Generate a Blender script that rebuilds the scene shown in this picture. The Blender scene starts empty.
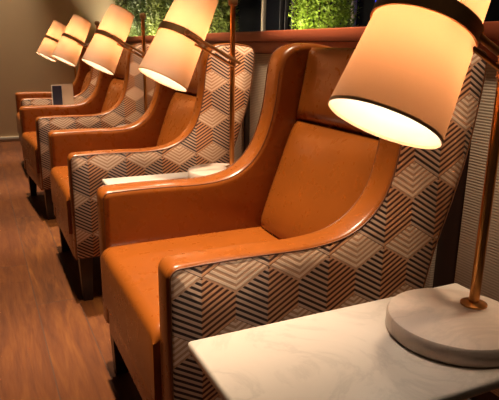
import bpy, bmesh, math, random
from mathutils import Vector, Matrix
random.seed(7)
S = bpy.context.scene
COL = S.collection
PI = math.pi

# ------------------------------------------------------------------ helpers
def link(o, parent=None):
    COL.objects.link(o)
    if parent is not None:
        o.parent = parent
    return o

def mesh_obj(name, bm, mats, parent=None, smooth=40):
    bmesh.ops.recalc_face_normals(bm, faces=bm.faces[:])
    me = bpy.data.meshes.new(name)
    bm.to_mesh(me); bm.free()
    if not isinstance(mats, (list, tuple)):
        mats = [mats]
    for m in mats:
        me.materials.append(m)
    if smooth:
        for p in me.polygons:
            p.use_smooth = True
        me.set_sharp_from_angle(angle=math.radians(smooth))
    return link(bpy.data.objects.new(name, me), parent)

def empty(name, loc=(0, 0, 0), rz=0.0):
    o = bpy.data.objects.new(name, None)
    o.empty_display_size = 0.1
    o.location = loc
    o.rotation_euler = (0, 0, rz)
    return link(o)

def tag(o, label, cat, group=None, kind=None):
    o['label'] = label
    o['category'] = cat
    if group: o['group'] = group
    if kind: o['kind'] = kind
    return o

def struct(o, label=None):
    o['kind'] = 'structure'
    return o

def copy_tree(o, parent=None):
    c = o.copy()
    COL.objects.link(c)
    if parent is not None:
        c.parent = parent
    for ch in list(o.children):
        copy_tree(ch, c)
    return c

def add_box(bm, x0, x1, y0, y1, z0, z1, bevel=0.0, seg=2):
    r = bmesh.ops.create_cube(bm, size=1.0)
    vs = r['verts']
    for v in vs:
        v.co = Vector((x0 + (v.co.x + .5) * (x1 - x0), y0 + (v.co.y + .5) * (y1 - y0), z0 + (v.co.z + .5) * (z1 - z0)))
    if bevel > 0:
        es = list({e for v in vs for e in v.link_edges})
        bmesh.ops.bevel(bm, geom=es, offset=bevel, segments=seg, profile=0.5, affect='EDGES')

def loft(bm, rings, cap0=True, cap1=True, closed=True):
    vr = [[bm.verts.new(p) for p in r] for r in rings]
    n = len(vr[0])
    for a, b in zip(vr[:-1], vr[1:]):
        for i in range(n if closed else n - 1):
            j = (i + 1) % n
            bm.faces.new((a[i], a[j], b[j], b[i]))
    if cap0: bm.faces.new(vr[0])
    if cap1: bm.faces.new(vr[-1][::-1])
    return vr

def frame(d):
    d = d.normalized()
    a = Vector((0, 0, 1)) if abs(d.z) < .9 else Vector((1, 0, 0))
    e1 = d.cross(a).normalized()
    return e1, d.cross(e1)

def circle(c, e1, e2, r, n):
    return [c + (e1 * math.cos(2 * PI * i / n) + e2 * math.sin(2 * PI * i / n)) * r for i in range(n)]

def lathe(bm, c, axis, prof, n=32, cap0=True, cap1=True):
    """prof: (radius, height along axis) pairs"""
    axis = Vector(axis).normalized(); c = Vector(c)
    e1, e2 = frame(axis)
    loft(bm, [circle(c + axis * h, e1, e2, r, n) for r, h in prof], cap0, cap1)

def tube(bm, pts, r, n=10):
    pts = [Vector(p) for p in pts]
    rings = []
    pe = None
    for i, p in enumerate(pts):
        d = (pts[min(i + 1, len(pts) - 1)] - pts[max(i - 1, 0)]).normalized()
        if pe is None:
            e1, _ = frame(d)
        else:
            e1 = (pe - d * pe.dot(d)).normalized()
        pe = e1
        rings.append(circle(p, e1, d.cross(e1), r, n))
    loft(bm, rings)

def smooth_curve(pts, k=6):
    out = []
    n = len(pts)
    for i in range(n - 1):
        p0 = pts[max(i - 1, 0)]; p1 = pts[i]; p2 = pts[i + 1]; p3 = pts[min(i + 2, n - 1)]
        for j in range(k):
            t = j / k
            q = []
            for a in range(2):
                q.append(.5 * (2 * p1[a] + (-p0[a] + p2[a]) * t + (2 * p0[a] - 5 * p1[a] + 4 * p2[a] - p3[a]) * t * t + (-p0[a] + 3 * p1[a] - 3 * p2[a] + p3[a]) * t ** 3))
            out.append(tuple(q))
    out.append(pts[-1])
    return out

def inset(poly, d):
    """poly is clockwise seen with y right, z up -> inward normal"""
    n = len(poly); out = []
    for i in range(n):
        a = Vector(poly[i - 1]); b = Vector(poly[i]); c = Vector(poly[(i + 1) % n])
        d1 = (b - a).normalized(); d2 = (c - b).normalized()
        n1 = Vector((d1.y, -d1.x)); n2 = Vector((d2.y, -d2.x))
        m = (n1 + n2)
        if m.length < 1e-6: m = n1
        m.normalize()
        k = max(.5, m.dot(n1))
        out.append(tuple(b + m * (d / k)))
    return out

# ------------------------------------------------------------------ node helpers
def new_mat(name):
    m = bpy.data.materials.new(name)
    m.use_nodes = True
    nt = m.node_tree
    nt.nodes.clear()
    out = nt.nodes.new('ShaderNodeOutputMaterial')
    return m, nt, out

class G:
    def __init__(s, nt): s.nt = nt
    def n(s, t, **k):
        o = s.nt.nodes.new(t)
        for a, b in k.items(): setattr(o, a, b)
        return o
    def set(s, sock, v):
        if hasattr(v, 'links') or isinstance(v, bpy.types.NodeSocket): s.nt.links.new(v, sock)
        else: sock.default_value = v
    def m(s, op, a, b=0.0, c=0.0):
        o = s.n('ShaderNodeMath', operation=op)
        s.set(o.inputs[0], a); s.set(o.inputs[1], b); s.set(o.inputs[2], c)
        return o.outputs[0]
    def mix(s, f, a, b):
        o = s.n('ShaderNodeMix', data_type='RGBA')
        s.set(o.inputs['Factor'], f); s.set(o.inputs[6], a); s.set(o.inputs[7], b)
        return o.outputs[2]
    def noise(s, vec, scale, detail=4, rough=.5, dist=0.0):
        o = s.n('ShaderNodeTexNoise')
        s.set(o.inputs['Vector'], vec)
        o.inputs['Scale'].default_value = scale; o.inputs['Detail'].default_value = detail
        o.inputs['Roughness'].default_value = rough; o.inputs['Distortion'].default_value = dist
        return o.outputs['Fac']
    def ramp(s, f, stops):
        o = s.n('ShaderNodeValToRGB')
        cr = o.color_ramp
        while len(cr.elements) < len(stops): cr.elements.new(.5)
        for e, (p, c) in zip(cr.elements, stops):
            e.position = p; e.color = c
        s.set(o.inputs[0], f)
        return o.outputs[0]
    def mapping(s, vec, scale=(1, 1, 1), rot=(0, 0, 0)):
        o = s.n('ShaderNodeMapping')
        s.set(o.inputs['Vector'], vec)
        o.inputs['Scale'].default_value = scale; o.inputs['Rotation'].default_value = rot
        return o.outputs[0]
    def bump(s, h, strength=.2, dist=.002):
        o = s.n('ShaderNodeBump')
        o.inputs['Strength'].default_value = strength; o.inputs['Distance'].default_value = dist
        s.set(o.inputs['Height'], h)
        return o.outputs[0]
    def pri(s, out, col, rough=.5, metal=0.0, normal=None, spec=.5, coat=0.0):
        o = s.n('ShaderNodeBsdfPrincipled')
        s.set(o.inputs['Base Color'], col); s.set(o.inputs['Roughness'], rough)
        o.inputs['Metallic'].default_value = metal
        o.inputs['Specular IOR Level'].default_value = spec
        o.inputs['Coat Weight'].default_value = coat
        if normal is not None: s.set(o.inputs['Normal'], normal)
        s.nt.links.new(o.outputs[0], out.inputs[0])
        return o
    def obj(s): return s.n('ShaderNodeTexCoord').outputs['Object']

def simple(name, col, rough=.5, metal=0.0, noise=.0, nscale=20, spec=.5):
    m, nt, out = new_mat(name); g = G(nt)
    c = (*col, 1)
    if noise:
        f = g.noise(g.obj(), nscale)
        lo = tuple(x * (1 - noise) for x in col) + (1,)
        hi = tuple(min(1, x * (1 + noise)) for x in col) + (1,)
        c = g.mix(f, lo, hi)
    g.pri(out, c, rough, metal, spec=spec)
    return m

def leather_mat(name, col, rough=.29):
    m, nt, out = new_mat(name); g = G(nt)
    ob = g.obj()
    big = g.noise(ob, 7, 3)
    c = g.mix(big, tuple(x * .82 for x in col) + (1,), tuple(x * 1.15 for x in col) + (1,))
    v = g.n('ShaderNodeTexVoronoi'); g.set(v.inputs['Vector'], ob); v.inputs['Scale'].default_value = 420
    fine = g.noise(ob, 90, 4)
    h = g.m("ADD", g.m("MULTIPLY", v.outputs["Distance"], .25), g.m("MULTIPLY", fine, .4))
    h = g.m('ADD', h, g.m('MULTIPLY', g.noise(ob, 16, 2, .5, .6), 1.0))
    r = g.m('ADD', g.m('MULTIPLY', g.noise(ob, 30, 3), .14), rough - .07)
    g.pri(out, c, r, normal=g.bump(h, .13, .0022))
    return m

def pattern_mat():
    m, nt, out = new_mat('chevron_weave'); g = G(nt)
    ob = g.obj()
    sp = g.n('ShaderNodeSeparateXYZ'); g.set(sp.inputs[0], ob)
    Y, Z = sp.outputs[1], sp.outputs[2]
    p = .155; hh = .047; st = .01410
    fr = g.m('SUBTRACT', g.m('FRACT', g.m('ADD', g.m('DIVIDE', g.m('SUBTRACT', Y, .0705), p), .5 + 8)), .5)
    a = g.m('MULTIPLY', g.m('ABSOLUTE', fr), p)
    b = g.m('SUBTRACT', p / 2, a)
    fz = g.m('MULTIPLY', g.m('SUBTRACT', g.m('FRACT', g.m('ADD', g.m('DIVIDE', g.m('SUBTRACT', Z, .615), p), .5 + 8)), .5), p)
    rh = g.m('ADD', g.m('DIVIDE', g.m('ABSOLUTE', fz), hh), g.m('DIVIDE', b, p / 2))
    light = g.m('LESS_THAN', rh, 1.0)
    s1 = g.m('FRACT', g.m('ADD', g.m('DIVIDE', g.m('SUBTRACT', Z, g.m('MULTIPLY', a, .6)), st), 20))
    s2 = g.m('FRACT', g.m('ADD', g.m('DIVIDE', g.m('SUBTRACT', Z, g.m('MULTIPLY', b, .6)), st), 20))
    def soft(s):
        t = g.m('ABSOLUTE', g.m('SUBTRACT', s, .5))         # 0..0.5
        o = g.n('ShaderNodeMapRange'); g.set(o.inputs[0], t)
        o.inputs[1].default_value = .20; o.inputs[2].default_value = .28
        return o.outputs[0]
    left = g.m('LESS_THAN', fr, 0.0)
    dk = g.mix(left, (.060, .014, .007, 1), (.012, .006, .008, 1))
    lt = g.mix(left, (.66, .31, .15, 1), (.58, .37, .26, 1))
    hexc = g.mix(soft(s1), dk, lt)
    rhc = g.mix(soft(s2), (.52, .275, .16, 1), (.80, .565, .40, 1))
    c = g.mix(light, hexc, rhc)
    weave = g.noise(ob, 500, 2)
    c = g.mix(g.m('MULTIPLY', weave, .15), c, (.34, .16, .09, 1))
    h = g.m('ADD', g.mix(light, soft(s1), soft(s2)), g.m('MULTIPLY', weave, .6))
    g.pri(out, c, .62, normal=g.bump(h, .35, .0012), spec=.35)
    return m

def marble_mat(name, base=(.55, .46, .39)):
    m, nt, out = new_mat(name); g = G(nt)
    ob = g.obj()
    f = g.noise(ob, 5, 8, .62, 1.4)
    vein = g.m('ABSOLUTE', g.m('SUBTRACT', f, .5))
    c = g.ramp(vein, [(0, tuple(x * .80 for x in base) + (1,)), (.05, tuple(x * .95 for x in base) + (1,)), (.2, (*base, 1))])
    cl = g.noise(ob, 14, 4)
    c = g.mix(g.m('MULTIPLY', cl, .35), c, tuple(x * .86 for x in base) + (1,))
    g.pri(out, c, .28)
    return m

def floor_mat():
    m, nt, out = new_mat('oak_planks'); g = G(nt)
    ob = g.obj()
    br = g.n('ShaderNodeTexBrick')
    g.set(br.inputs['Vector'], ob)
    br.offset = .37; br.offset_frequency = 2
    br.inputs['Scale'].default_value = 1.0
    br.inputs['Mortar Size'].default_value = .0018
    br.inputs['Mortar Smooth'].default_value = .1
    br.inputs['Bias'].default_value = 0
    br.inputs['Brick Width'].default_value = 1.35
    br.inputs['Row Height'].default_value = .17
    br.inputs['Color1'].default_value = (0, 0, 0, 1); br.inputs['Color2'].default_value = (1, 1, 1, 1)
    br.inputs['Mortar'].default_value = (.5, .5, .5, 1)
    tone = br.outputs['Color']
    off = g.n('ShaderNodeVectorMath', operation='ADD')
    sc = g.n('ShaderNodeVectorMath', operation='SCALE'); g.set(sc.inputs[0], tone); sc.inputs[3].default_value = 7.3
    g.set(off.inputs[0], ob); g.set(off.inputs[1], sc.outputs[0])
    v = g.mapping(off.outputs[0], (1.2, 10, 1))
    gr = g.noise(v, 2.2, 6, .55, 1.0)
    fine = g.noise(g.mapping(off.outputs[0], (6, 90, 1)), 2, 3)
    base = g.ramp(g.m('ADD', g.m('MULTIPLY', gr, .8), g.m('MULTIPLY', fine, .2)),
                  [(.30, (.040, .0098, .0011, 1)), (.5, (.088, .024, .0028, 1)), (.74, (.165, .055, .0075, 1))])
    base = g.mix(g.m('MULTIPLY', tone, .65), base, (.070, .0155, .0016, 1))
    c = g.mix(br.outputs['Fac'], base, (.05, .02, .01, 1))
    h = g.m('SUBTRACT', g.m('MULTIPLY', gr, .25), br.outputs['Fac'])
    g.pri(out, c, g.m('ADD', .44, g.m('MULTIPLY', fine, .15)), normal=g.bump(h, .2, .002), spec=.3)
    return m

def rib_mat():
    m, nt, out = new_mat('ribbed_panel_fabric'); g = G(nt)
    ob = g.obj()
    sp = g.n('ShaderNodeSeparateXYZ'); g.set(sp.inputs[0], ob)
    wob = g.m('MULTIPLY', g.noise(ob, 25, 2), .003)
    s = g.m('SINE', g.m('MULTIPLY', g.m('ADD', sp.outputs[2], wob), 2 * PI / .0085))
    f = g.m('ADD', g.m('MULTIPLY', s, .5), .5)
    c = g.mix(f, (.58, .42, .30, 1), (.84, .68, .51, 1))
    c = g.mix(g.m('MULTIPLY', g.noise(ob, 160, 3), .3), c, (.35, .24, .16, 1))
    g.pri(out, c, .8, normal=g.bump(f, .3, .002), spec=.2)
    return m

def wood_mat(name, a, b, rough=.4, axis=(1, 12, 12)):
    m, nt, out = new_mat(name); g = G(nt)
    f = g.noise(g.mapping(g.obj(), axis), 3, 5, .6, .8)
    g.pri(out, g.mix(f, (*a, 1), (*b, 1)), rough)
    return m

def plaster_mat():
    m, nt, out = new_mat('tan_plaster'); g = G(nt)
    f = g.noise(g.obj(), 3, 5)
    c = g.mix(f, (.70, .54, .34, 1), (.78, .61, .39, 1))
    g.pri(out, c, .75, normal=g.bump(g.noise(g.obj(), 120, 3), .08, .001), spec=.2)
    return m

def shade_mat():
    m, nt, out = new_mat('lampshade_linen'); g = G(nt)
    ob = g.obj()
    n1 = g.noise(g.mapping(ob, (1, 1, 1)), 260, 2)
    c = g.mix(g.m('MULTIPLY', n1, .35), (.86, .335, .125, 1), (.76, .29, .105, 1))
    d = g.n('ShaderNodeBsdfDiffuse'); g.set(d.inputs[0], (.36, .30, .24, 1))
    t = g.n('ShaderNodeBsdfTranslucent'); g.set(t.inputs[0], c)
    mx = g.n('ShaderNodeMixShader'); mx.inputs[0].default_value = .105
    nt.links.new(d.outputs[0], mx.inputs[1]); nt.links.new(t.outputs[0], mx.inputs[2])
    nt.links.new(mx.outputs[0], out.inputs[0])
    return m

def emit_mat(name, col, st):
    m, nt, out = new_mat(name); g = G(nt)
    e = g.n('ShaderNodeEmission'); e.inputs[0].default_value = (*col, 1); e.inputs[1].default_value = st
    nt.links.new(e.outputs[0], out.inputs[0])
    return m

def leaf_mat(name, a, b):
    m, nt, out = new_mat(name); g = G(nt)
    f = g.noise(g.obj(), 35, 3)
    c = g.mix(f, (*a, 1), (*b, 1))
    d = g.n('ShaderNodeBsdfPrincipled'); g.set(d.inputs['Base Color'], c); d.inputs['Roughness'].default_value = .5
    t = g.n('ShaderNodeBsdfTranslucent'); g.set(t.inputs[0], c)
    mx = g.n('ShaderNodeMixShader'); mx.inputs[0].default_value = .3
    nt.links.new(d.outputs[0], mx.inputs[1]); nt.links.new(t.outputs[0], mx.inputs[2])
    nt.links.new(mx.outputs[0], out.inputs[0])
    return m

BULB = 150.0
M = dict(
    leather=leather_mat('tan_leather', (.25, .064, .0075)),
    leather_edge=leather_mat('dark_leather_piping', (.14, .045, .016), .42),
    weave=pattern_mat(),
    leg=wood_mat('dark_leg_wood', (.012, .007, .006), (.035, .018, .012), .35, (12, 12, 1.5)),
    marble=marble_mat('cream_marble'),
    marble2=marble_mat('lamp_base_marble', (.56, .43, .35)),
    iron=simple('dark_bronze_pedestal', (.05, .03, .02), .4, .8),
    brass=simple('aged_brass', (.50, .215, .062), .30, 1.0, .25, 30),
    bronze=simple('dark_bronze', (.34, .165, .060), .36, .7, .35, 60),
    shade=shade_mat(),
    hem=simple('shade_hem', (.42, .22, .10), .7, 0, .1),
    bulb=emit_mat('lit_bulb', (1, .90, .75), BULB),
    floor=floor_mat(), plaster=plaster_mat(), rib=rib_mat(),
    cap=wood_mat('red_mahogany', (.30, .070, .032), (.44, .11, .050), .36),
    stile=wood_mat('dark_walnut', (.030, .014, .010), (.055, .024, .016), .45, (12, 12, 1)),
    base=simple('pale_baseboard', (.50, .44, .36), .5),
    navy=simple('navy_card', (.012, .014, .04), .5, 0, .1),
    cream=simple('cream_card', (.62, .48, .36), .6, 0, .05),
    paper=simple('white_card_edge', (.75, .68, .6), .6),
    glass=simple('night_glass', (.004, .004, .007), .6, 0, 0, 20, .05),
    mull=simple('pale_mullion', (.62, .50, .38), .5, 0, .1),
    mull2=simple('grey_mullion', (.06, .05, .055), .5, 0, .1),
    blue=emit_mat('blue_light', (.03, .06, 1), 2.5),
    stem=simple('brown_stem', (.06, .035, .02), .8),
)

# ------------------------------------------------------------------ camera (solved from the photo)
CAM = Vector((.98761, -.30652, 1.07073))
yaw, pitch, roll, FPX = .45228, .26763, .01608, 555.995
fw = Vector((-math.cos(yaw) * math.cos(pitch), math.sin(yaw) * math.cos(pitch), -math.sin(pitch)))
rt = fw.cross(Vector((0, 0, 1))).normalized(); up = rt.cross(fw)
r2 = rt * math.cos(roll) + up * math.sin(roll); u2 = up * math.cos(roll) - rt * math.sin(roll)
cd = bpy.data.cameras.new('camera'); cam = bpy.data.objects.new('camera', cd); COL.objects.link(cam)
cam.matrix_world = Matrix(((r2.x, u2.x, -fw.x, CAM.x), (r2.y, u2.y, -fw.y, CAM.y), (r2.z, u2.z, -fw.z, CAM.z), (0, 0, 0, 1)))
cd.sensor_width = 36; cd.lens = FPX / 499 * 36
cd.clip_start = .02
S.camera = cam

P = 1.2778      # spacing of the chairs
W = .744         # chair width
XF = -5.83      # far wall
# ------------------------------------------------------------------ the setting
bm = bmesh.new(); add_box(bm, XF - .1, 2.6, -3.2, 1.0, -.08, 0)
struct(mesh_obj('floor', bm, M['floor'], smooth=0))
bm = bmesh.new(); add_box(bm, XF - .15, XF, -3.2, 1.75, 0, 2.9)
struct(mesh_obj('wall_left', bm, M['plaster'], smooth=0))
bm = bmesh.new(); add_box(bm, XF, XF + .014, -3.2, .995, 0.0, .055, .004)
struct(mesh_obj('baseboard_left', bm, M['base']))
# low partition behind the chairs
bm = bmesh.new(); add_box(bm, XF, 2.6, 1.012, 1.62, 0, 1.10)
struct(mesh_obj('wall_back', bm, M['stile'], smooth=0))
stiles = [-.25 - 1.51 * k for k in range(-2, 4)]
edges = sorted([XF + .02] + [s + d for s in stiles for d in (-.05, .05)] + [2.6])
n = 1
for a, b in zip(edges[::2], edges[1::2]):
    bm = bmesh.new(); add_box(bm, a, b, .996, 1.013, .08, 1.042, .004)
    struct(mesh_obj('trim_%d' % n, bm, M['rib'])); n += 1
bm = bmesh.new(); add_box(bm, XF, 2.6, .988, 1.013, 1.045, 1.098, .003)
struct(mesh_obj('trim_%d' % n, bm, M['cap'])); n += 1
bm = bmesh.new(); add_box(bm, XF, 2.6, .976, 1.06, 1.100, 1.150, .006)
struct(mesh_obj('trim_%d' % n, bm, M['cap'])); n += 1

# dark window behind the planting
win = empty('window_1', (0, 1.55, 1.1)); struct(win)
def wpart(name, x0, x1, y0, y1, z0, z1, m):
    bm = bmesh.new(); add_box(bm, x0, x1, y0, y1, z0, z1, .003)
    o = mesh_obj(name, bm, m, win)
    o.matrix_parent_inverse = Matrix.Translation((0, -1.55, -1.1))
    return o
wpart('window_pane', XF, 2.6, 1.58, 1.60, 1.10, 2.9, M['glass'])
for x, w, m in ((-2.69, .030, 'mull'), (-2.27, .016, 'mull2'), (-2.36, .008, 'mull2'), (-2.43, .008, 'mull2'), (-1.62, .022, 'mull'), (-.2, .03, 'mull2')):
    wpart('mullion', x - w / 2, x + w / 2, 1.555, 1.58, 1.10, 2.9, M[m])

# ------------------------------------------------------------------ chair
TOP = [(.026, .646), (.12, .648), (.22, .647), (.32, .645), (.40, .653), (.455, .672), (.50, .706), (.532, .752), (.552, .81), (.565, .88),
       (.574, .96), (.583, 1.02), (.602, 1.058), (.64, 1.080), (.70, 1.088), (.75, 1.084)]
BACK = [(.75, 1.084), (.798, 1.074), (.814, 1.045), (.808, .96), (.787, .84), (.748, .71), (.705, .58), (.672, .42), (.655, .20)]
PROFILE = [(0, .20), (0, .40), (0, .620)] + [(.026 - .026 * math.cos(a * PI / 12), .620 + .026 * math.sin(a * PI / 12)) for a in range(1, 6)] + smooth_curve(TOP, 5)[:-1] + smooth_curve(BACK, 5)

def side_ring(x, d):
    return [Vector((x, y, z)) for y, z in inset(PROFILE, d)]

ARM_T = .088
def taper(bm):
    # the wings close in slightly towards the top
    for v in bm.verts:
        k = min(1, max(0, (v.co.z - .66) / .28)); k = k * k * (3 - 2 * k)
        v.co.x += .014 * k * (1 if v.co.x < -W / 2 else -1)
        v.co.y += .009 * k
    return bm
def arm_mesh(flip):
    """flip False: outer face at x=0 ; True: outer face at x=-W"""
    f = (lambda x: x) if not flip else (lambda x: -W - x)
    bm = bmesh.new()
    loft(bm, [side_ring(f(x), d) for x, d in ((-.003, .010), (-.006, .003), (-.014, 0), (-ARM_T + .024, 0), (-ARM_T + .014, .002), (-ARM_T + .006, .007), (-ARM_T + .0015, .014), (-ARM_T, .022))])
    return bm
def fabric_mesh(flip):
    f = (lambda x: x) if not flip else (lambda x: -W - x)
    bm = bmesh.new()
    loft(bm, [side_ring(f(x), d) for x, d in ((-.006, .007), (.0005, .007), (.003, .010))])
    return bm
def piping_mesh(flip):
    f = (lambda x: x) if not flip else (lambda x: -W - x)
    bm = bmesh.new()
    pr = inset(PROFILE, .0045)
    tube(bm, [(f(.0005), y, z) for y, z in pr], .0020, 8)
    return bm

def cushion(bm, x0, x1, prof_front, depth, bulge=.02, r=.03, nx=14, ny=16):
    """upright cushion: prof_front(v)->(y,z) centre line of its front; grows backwards by depth"""
    def grid(side):
        rows = []
        for j in range(ny + 1):
            v = j / ny
            row = []
            for i in range(nx + 1):
                u = i / nx
                su, sv = abs(2 * u - 1), abs(2 * v - 1)
                edge = (1 - su ** 10) ** .5 * (1 - sv ** 10) ** .5
                dome = (1 - su ** 2.4) * (1 - sv ** 2.4)
                y, z = prof_front(v)
                x = x0 + (x1 - x0) * u
                if side > 0: yy = y + r - r * edge - bulge * dome
                else: yy = y + depth
                row.append(bm.verts.new((x, yy, z)))
            rows.append(row)
        return rows
    a, b = grid(1), grid(-1)
    for R in (a, b):
        for j in range(ny):
            for i in range(nx):
                bm.faces.new((R[j][i], R[j][i + 1], R[j + 1][i + 1], R[j + 1][i]))
    for j in range(ny):
        for i in (0, nx): bm.faces.new((a[j][i], a[j + 1][i], b[j + 1][i], b[j][i]))
    for i in range(nx):
        for j in (0, ny): bm.faces.new((a[j][i], a[j][i + 1], b[j][i + 1], b[j][i]))

def seat_mesh():
    bm = bmesh.new()
    x0, x1, y0, y1, zb, zt = -W + ARM_T - .004, -ARM_T + .004, -.012, .60, .292, .474
    nx, ny = 18, 22
    r = .030
    def spread(n, lo, hi, r):
        base = [lo + (hi - lo) * i / n for i in range(n + 1)]
        extra = [lo + r * k for k in (.08, .25, .5, .8)] + [hi - r * k for k in (.08, .25, .5, .8)]
        return sorted(set(round(v, 5) for v in base + extra))
    xs, ys = spread(nx, x0, x1, r), spread(ny, y0, y1, r)
    def drop(x, y):
        d = 0
        for v, lo, hi in ((x, x0, x1), (y, y0, y1)):
            e = min(v - lo, hi - v)
            if e < r: d += r - math.sqrt(max(0, r * r - (r - e) ** 2))
        u, w = 2 * (x - x0) / (x1 - x0) - 1, 2 * (y - y0) / (y1 - y0) - 1
        crown = .014 * (1 - abs(u) ** 2.5) * (1 - abs(w) ** 3)
        return crown - min(d, r * 1.2)
    t = [[bm.verts.new((x, y, zt + drop(x, y))) for x in xs] for y in ys]
    b = [[bm.verts.new((x, y, zb)) for x in xs] for y in ys]
    for R in (t, b):
        for j in range(len(ys) - 1):
            for i in range(len(xs) - 1):
                bm.faces.new((R[j][i], R[j][i + 1], R[j + 1][i + 1], R[j + 1][i]))
    for j in range(len(ys) - 1):
        for i in (0, len(xs) - 1): bm.faces.new((t[j][i], t[j + 1][i], b[j + 1][i], b[j][i]))
    for i in range(len(xs) - 1):
        for j in (0, len(ys) - 1): bm.faces.new((t[j][i], t[j][i + 1], b[j][i + 1], b[j][i]))
    return bm

def make_chair():
    c = empty('wing_armchair')
    for flip in (False, True):
        a = mesh_obj('arm_and_wing', taper(arm_mesh(flip)), M['leather'], c, 50)
        mesh_obj('outer_fabric', taper(fabric_mesh(flip)), M['weave'], a, 50)
        mesh_obj('piping', taper(piping_mesh(flip)), M['leather_edge'], a, 60)
        f = (lambda x: x) if not flip else (lambda x: -W - x)
        bm = bmesh.new()
        tube(bm, [(f(-ARM_T + .0055), y, z) for y, z in inset(PROFILE, .0072)[1:62]], .0013, 6)
        mesh_obj('seam', taper(bm), M['leather_edge'], a, 60)
    # back shell
    bm = bmesh.new()
    x0, x1 = -W + ARM_T - .01, -ARM_T + .01
    poly = [(.655, .20), (.672, .42), (.705, .58), (.748, .71), (.780, .84), (.795, .96), (.799, 1.03), (.788, 1.06), (.765, 1.072), (.735, 1.068), (.715, 1.05), (.70, .96), (.67, .82), (.62, .65), (.585, .45), (.58, .20)]
    loft(bm, [[Vector((x, y, z)) for y, z in poly] for x in (x0, x1)])
    mesh_obj('back_shell', bm, M['weave'], c, 50)
    # head cushion
    def pf(pts):
        def f(v):
            t = v * (len(pts) - 1); i = min(int(t), len(pts) - 2); k = t - i
            return (pts[i][0] + (pts[i + 1][0] - pts[i][0]) * k, pts[i][1] + (pts[i + 1][1] - pts[i][1]) * k)
        return f
    bm = bmesh.new()
    cushion(bm, -W + ARM_T - .003, -ARM_T + .003, pf([(.645, .838), (.668, .95), (.680, 1.02), (.688, 1.074)]), .075, .012, .022)
    mesh_obj('head_cushion', bm, M['leather'], c, 60)
    bm = bmesh.new()
    cushion(bm, -W + ARM_T - .001, -ARM_T + .001, pf([(.508, .468), (.545, .56), (.590, .68), (.628, .79), (.645, .842)]), .11, .042, .040, 20, 24)
    mesh_obj('back_cushion', bm, M['leather'], c, 60)
    mesh_obj('seat_cushion', seat_mesh(), M['leather'], c, 60)
    bm = bmesh.new(); add_box(bm, -W + ARM_T - .004, -ARM_T + .004, .002, .64, .178, .288, .008, 3)
    mesh_obj('seat_base', bm, M['leather'], c)
    for x in (-.043, -W + .043):
        for y, lean in ((.042, 0.0), (.615, .05)):
            bm = bmesh.new()
            rings = []
            for z, h in ((.201, .027), (.10, .024), (.004, .020), (.0, .018)):
                yy = y + lean * (1 - z / .2)
                rings.append([Vector((x - h, yy - h, z)), Vector((x + h, yy - h, z)), Vector((x + h, yy + h, z)), Vector((x - h, yy + h, z))])
            loft(bm, rings)
            mesh_obj('leg', bm, M['leg'], c)
    return c

chair = make_chair()
CH = [((-.003, -.003), 0, 'tan leather wing armchair nearest the viewer, its patterned side running behind the near marble table'),
      ((-P - .003, -.004), 0, 'tan leather wing armchair second from the viewer, just beyond the nearest chair'),
      ((-2 * P, -.004), math.radians(3.9), 'tan leather wing armchair third from the viewer, slightly turned, next to the standing card'),
      ((-3 * P, 0), 0, 'tan leather wing armchair farthest from the viewer, in front of the bare tan end wall')]
for i, ((x, y), rz, lab) in enumerate(CH):
    o = chair if i == 0 else copy_tree(chair)
    o.location = (x, y, 0); o.rotation_euler = (0, 0, rz)
    tag(o, lab, 'armchair', 'wing armchairs in a row along the low wall')

# ------------------------------------------------------------------ side tables
ZT = .581
def make_table():
    t = empty('side_table')
    bm = bmesh.new(); add_box(bm, .168, .476, -.024, .60, ZT - .020, ZT, .006, 3)
    mesh_obj('marble_top', bm, M['marble'], t)
    bm = bmesh.new(); lathe(bm, (.325, .30, 0), (0, 0, 1), [(.13, 0), (.13, .008), (.125, .012), (.03, .018)], 40)
    mesh_obj('foot_plate', bm, M['iron'], t)
    bm = bmesh.new(); lathe(bm, (.325, .30, .017), (0, 0, 1), [(.022, 0), (.022, .5), (.05, .535), (.05, ZT - .020 - .017)], 32)
    mesh_obj('pedestal', bm, M['iron'], t)
    return t
table = make_table()
TB = ['cream marble side table nearest the viewer, filling the lower right corner',
      'cream marble side table between the nearest armchair and the second one',
      'cream marble side table between the second and third armchairs',
      'cream marble side table holding the standing card, between third and farthest armchairs',
      'cream marble side table beyond the farthest armchair, beside the tan end wall']
for i, lab in enumerate(TB):
    o = table if i == 0 else copy_tree(table)
    o.location = (-P * i, .0 if i == 0 else .11, 0)
    tag(o, lab, 'table', 'marble side tables between the armchairs')

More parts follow.
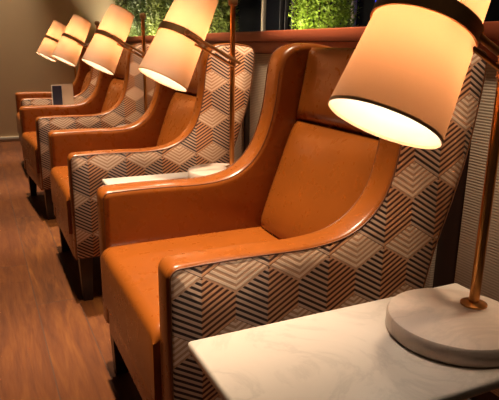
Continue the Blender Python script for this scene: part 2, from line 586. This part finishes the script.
# ------------------------------------------------------------------ lamps
RB, RT, LS = .096, .072, .345
def make_lamp(mid):
    L = empty('table_lamp')                     # origin: centre of base underside
    base = Vector((0, 0, 0))
    pole = Vector((-.018, .062, 0))
    bm = bmesh.new(); lathe(bm, base, (0, 0, 1), [(.112, 0), (.119, .002), (.121, .006), (.121, .028), (.118, .033), (.112, .035)], 56)
    mesh_obj('marble_base', bm, M['marble2'], L)
    bm = bmesh.new(); lathe(bm, pole + Vector((0, 0, .035)), (0, 0, 1), [(.024, 0), (.024, .003), (.018, .006), (.012, .007)], 28)
    mesh_obj('flange', bm, M['brass'], L)
    top = 1.222 - ZT
    bm = bmesh.new(); lathe(bm, pole + Vector((0, 0, .036)), (0, 0, 1), [(.0095, 0), (.0095, top - .036)], 20)
    mesh_obj('pole', bm, M['brass'], L)
    bm = bmesh.new(); lathe(bm, pole + Vector((0, 0, top - .006)), (0, 0, 1), [(.010, 0), (.017, .004), (.018, .022), (.014, .030), (.006, .033)], 20)
    mesh_obj('finial', bm, M['bronze'], L)
    ax = Vector((-.09, .52, 1)).normalized()
    perp = (Vector((0, 1, 0)) - ax * ax.y).normalized()
    side = ax.cross(perp) ; side = side if side.x > 0 else -side
    e1, e2 = perp, side
    def ring(h, r, n=64): return circle(mid + ax * h, e1, e2, r, n)
    rad = lambda h: RB + (RT - RB) * (h + LS / 2) / LS
    # fabric
    bm = bmesh.new()
    hs = [-LS / 2 + LS * k / 12 for k in range(13)]
    loft(bm, [ring(h, rad(h)) for h in hs], False, False)
    sh = mesh_obj('lamp_shade', bm, M['shade'], L, 60)
    for h in (-LS / 2, LS / 2):
        bm = bmesh.new()
        r = rad(h)
        loft(bm, [ring(h - .0025, r + .0008), ring(h + .0025, r + .0008), ring(h + .0025, r - .0012), ring(h - .0025, r - .0012), ring(h - .0025, r + .0008)], False, False)
        mesh_obj('hem', bm, M['hem'], sh, 30)
    # band round the middle
    bm = bmesh.new()
    w = .0135
    loft(bm, [ring(-w, rad(0) + .0015), ring(-w, rad(0) + .005), ring(w, rad(0) + .005), ring(w, rad(0) + .0015), ring(-w, rad(0) + .0015)], False, False)
    band = mesh_obj('band', bm, M['bronze'], L, 30)
    # arm: two rods from the band to the pole, knob on the band
    sx = pole.x + .0095 + .006
    d = perp
    start = mid + side * (sx - mid.x) - d * .012
    t_pole = (pole.y - start.y) / d.y
    bm = bmesh.new()
    tube(bm, [start, start + d * (t_pole + .022)], .0062, 12)
    mesh_obj('arm', bm, M['bronze'], L)
    bm = bmesh.new()
    s2 = start - ax * .021 + d * .045
    tube(bm, [s2 - side * .006, s2 + d * .02, start - ax * .021 + d * (t_pole + .005)], .0042, 10)
    mesh_obj('arm_brace', bm, M['brass'], L)
    bm = bmesh.new()
    k0 = start - side * .014
    lathe(bm, k0, side, [(.006, 0), (.006, .012), (.010, .014), (.011, .022), (.008, .027)], 20)
    mesh_obj('knob', bm, M['bronze'], band)
    bm = bmesh.new()
    c0 = pole + Vector((0, 0, (start + d * t_pole).z - .022))
    lathe(bm, c0, (0, 0, 1), [(.0098, 0), (.0125, .001), (.0125, .034), (.0098, .035)], 20)
    mesh_obj('clamp', bm, M['bronze'], L)
    # spider bar, socket and bulb inside
    bm = bmesh.new()
    tube(bm, [mid - side * (rad(0) - .0005), mid - side * .018], .003, 8)
    tube(bm, [mid + side * .018, mid + side * (rad(0) - .0005)], .003, 8)
    lathe(bm, mid - ax * .0, ax, [(.018, -.014), (.020, -.010), (.020, .018), (.014, .022)], 20)
    mesh_obj('bulb_holder', bm, M['brass'], L)
    bm = bmesh.new()
    prof = [(.012, .022)] + [(.012 + .016 * math.sin(PI * k / 12) ** .8 * (1 if k < 8 else 1), .026 + .058 * k / 12) for k in range(1, 11)] + [(.008, .084)]
    lathe(bm, mid, ax, prof, 20)
    lathe(bm, mid, ax, [(r, -h + .008) for r, h in prof], 20)
    mesh_obj('bulb', bm, M['bulb'], L, 80)
    return L
lamp = make_lamp(Vector((.262 - .335, .357 - .425, 1.109 - ZT)))
lamp_long = make_lamp(Vector((.230 - .321, .400 - .512, 1.105 - ZT)))
LP = ['brass table lamp with tilted cream shade, largest, on the near marble table',
      'brass table lamp with tilted cream shade, standing just beyond the nearest armchair',
      'brass table lamp with tilted cream shade, middle one of the five lamps',
      'brass table lamp with tilted cream shade, on the table with the standing card',
      'brass table lamp with tilted cream shade, farthest and smallest, by the end wall']
OFF = [(.335, .425), (.321, .505), (.321, .517), (.321, .508), (.323, .520)]
for i, lab in enumerate(LP):
    o = lamp if i == 0 else lamp_long if i == 1 else copy_tree(lamp_long)
    o.location = (-P * i + OFF[i][0], OFF[i][1], ZT)
    tag(o, lab, 'lamp', 'table lamps along the row of chairs')

# ------------------------------------------------------------------ standing card
card = empty('folded_card', (-3.5, .275, ZT))
def panel(name, p0, p1, h, t, m, parent):
    p0, p1 = Vector((*p0, 0)), Vector((*p1, 0))
    d = (p1 - p0).normalized(); nn = Vector((d.y, -d.x, 0)) * t
    bm = bmesh.new()
    loft(bm, [[p0 + Vector((0, 0, z)), p1 + Vector((0, 0, z)), p1 + nn + Vector((0, 0, z)), p0 + nn + Vector((0, 0, z))] for z in (0, h)])
    return mesh_obj(name, bm, m, parent, 0)
panel('white_panel', (.010, -.079), (0, 0), .197, .003, M['paper'], card)
bm = bmesh.new()
q0, q1 = Vector((.0128, -.0725, .0)), Vector((.0040, -.0030, .0))
nn = Vector((.992, .126, 0)) * .0016
loft(bm, [[q0 + Vector((0, 0, z)), q1 + Vector((0, 0, z)), q1 + nn + Vector((0, 0, z)), q0 + nn + Vector((0, 0, z))] for z in (.008, .189)])
mesh_obj('navy_face', bm, M['navy'], card, 0)
panel('cream_panel', (0, .001), (-.020, .083), .200, .003, M['cream'], card)
tag(card, 'small folded card, navy and cream, standing on the table beside the third armchair', 'card')

# ------------------------------------------------------------------ planting on the ledge
def shrub(x, y, w, dpt, h, m, n, seed, leaf=.018):
    rnd = random.Random(seed)
    root = empty('leafy_shrub', (x, y, 1.10))
    bm = bmesh.new()
    for _ in range(n):
        # points in a lumpy rounded block, denser near the surface
        while True:
            u, v, t = rnd.uniform(-1, 1), rnd.uniform(-1, 1), rnd.uniform(0, 1)
            rr = abs(u) ** 3 + abs(v) ** 3
            if rr < 1 and (rr > .25 or rnd.random() < .35): break
        lump = 1 + .16 * math.sin(9 * t + seed) * math.cos(7 * u + seed)
        c = Vector((u * w / 2 * lump, v * dpt / 2 * lump, .02 + t * h))
        d = Vector((rnd.gauss(0, 1) + u, rnd.gauss(0, 1) + v, rnd.gauss(.5, .8))).normalized()
        e1, e2 = frame(d)
        s = leaf * rnd.uniform(.6, 1.3)
        a = c; b = c + d * s * .5 + e1 * s * .34 + e2 * s * .06; e = c + d * s; f = c + d * s * .5 - e1 * s * .34 + e2 * s * .06
        bm.faces.new([bm.verts.new(q) for q in (a, b, e, f)])
    mesh_obj('foliage', bm, m, root, 0)
    bm = bmesh.new()
    for k in range(5):
        px, py = rnd.uniform(-.3, .3) * w, rnd.uniform(-.3, .3) * dpt
        tube(bm, [(px, py, 0), (px * 1.1, py * 1.2, h * .45), (px * 1.5, py * 1.3, h * .9)], .006, 6)
    mesh_obj('stems', bm, M['stem'], root)
    return root
LG = leaf_mat('leaf_olive', (.09, .12, .025), (.22, .26, .05))
DG = leaf_mat('leaf_dark', (.04, .07, .018), (.13, .17, .04))
YG = leaf_mat('leaf_lime', (.15, .27, .02), (.36, .47, .05))
GRP = 'shrubs planted along the low wall'
for x, w, m, sd, lab in (
        (-5.46, .60, LG, 1, 'olive green shrub at the end wall corner, above the farthest chairs'),
        (-4.80, .60, DG, 2, 'dark green shrub behind the top of the middle lamp shade'),
        (-4.14, .60, LG, 3, 'olive green shrub just right of the middle lamp finial'),
        (-3.48, .60, DG, 4, 'dark green shrub mostly hidden behind the second lamp shade'),
        (-2.93, .46, LG, 5, 'olive green shrub behind the second lamp pole'),):
    tag(shrub(x, 1.30, w * .84, .26, .55, m, 4500, sd, .030), lab, 'shrub', GRP)
tag(shrub(-1.50, 1.30, .35, .24, .5, YG, 12000, 9, .017), 'bright lime green shrub glowing above the nearest chair back', 'shrub', GRP)
bm = bmesh.new(); lathe(bm, (-1.38, 1.53, 1.102), (0, 0, 1), [(.007, 0), (.007, .6)], 16)
tag(mesh_obj('light_tube', bm, M['blue']), 'thin vertical blue light tube at dark window, left of the nearest lamp shade', 'light')

# ------------------------------------------------------------------ lights
def spot(x, y, z, e, size, blend, tgt=None, rad=.05, col=(1, .76, .50)):
    l = bpy.data.lights.new('ceiling_downlight', 'SPOT'); l.energy = e; l.spot_size = math.radians(size); l.spot_blend = blend
    l.shadow_soft_size = rad; l.color = col
    o = bpy.data.objects.new('ceiling_downlight', l); o.location = (x, y, z); COL.objects.link(o)
    t = Vector(tgt if tgt else (x, y, 0)) - o.location
    o.rotation_euler = t.to_track_quat('-Z', 'Y').to_euler()
    return o
for i in range(5):
    spot(-.60 - P * i, -.02, 3.5, (1320, 1200, 1020, 950, 760)[i], 35, .85, tgt=(-.42 - P * i, -.04, .5), col=(1, .79, .55))
for i in range(5):
    spot(.34 - P * i, .60, 3.4, (420, 1050, 750, 700, 420)[i], 28, 1.0, tgt=(.20 - P * i, .86, .9), col=(1, .79, .55))
# uplight at the foot of the planting
for x, e in ((-1.58, 3.6), (-2.82, 6), (-3.5, 6), (-4.14, 6), (-4.8, 6), (-5.4, 6)):
    l = bpy.data.lights.new('planter_light', 'AREA'); l.energy = e; l.size = .5; l.size_y = .03; l.shape = 'RECTANGLE'; l.color = (1, .86, .6)
    o = bpy.data.objects.new('planter_light', l); o.location = (x, 1.09, 1.125); COL.objects.link(o)
    o.rotation_euler = (Vector((0, 1, .9))).to_track_quat('-Z', 'Y').to_euler()

w = bpy.data.worlds.new('world'); S.world = w; w.use_nodes = True
bg = w.node_tree.nodes['Background']; bg.inputs[0].default_value = (1, .72, .48, 1); bg.inputs[1].default_value = .035

S.view_settings.view_transform = 'Standard'; S.view_settings.look = 'None'
S.view_settings.exposure = 0.0; S.view_settings.gamma = 1.0; S.view_settings.use_curve_mapping = False
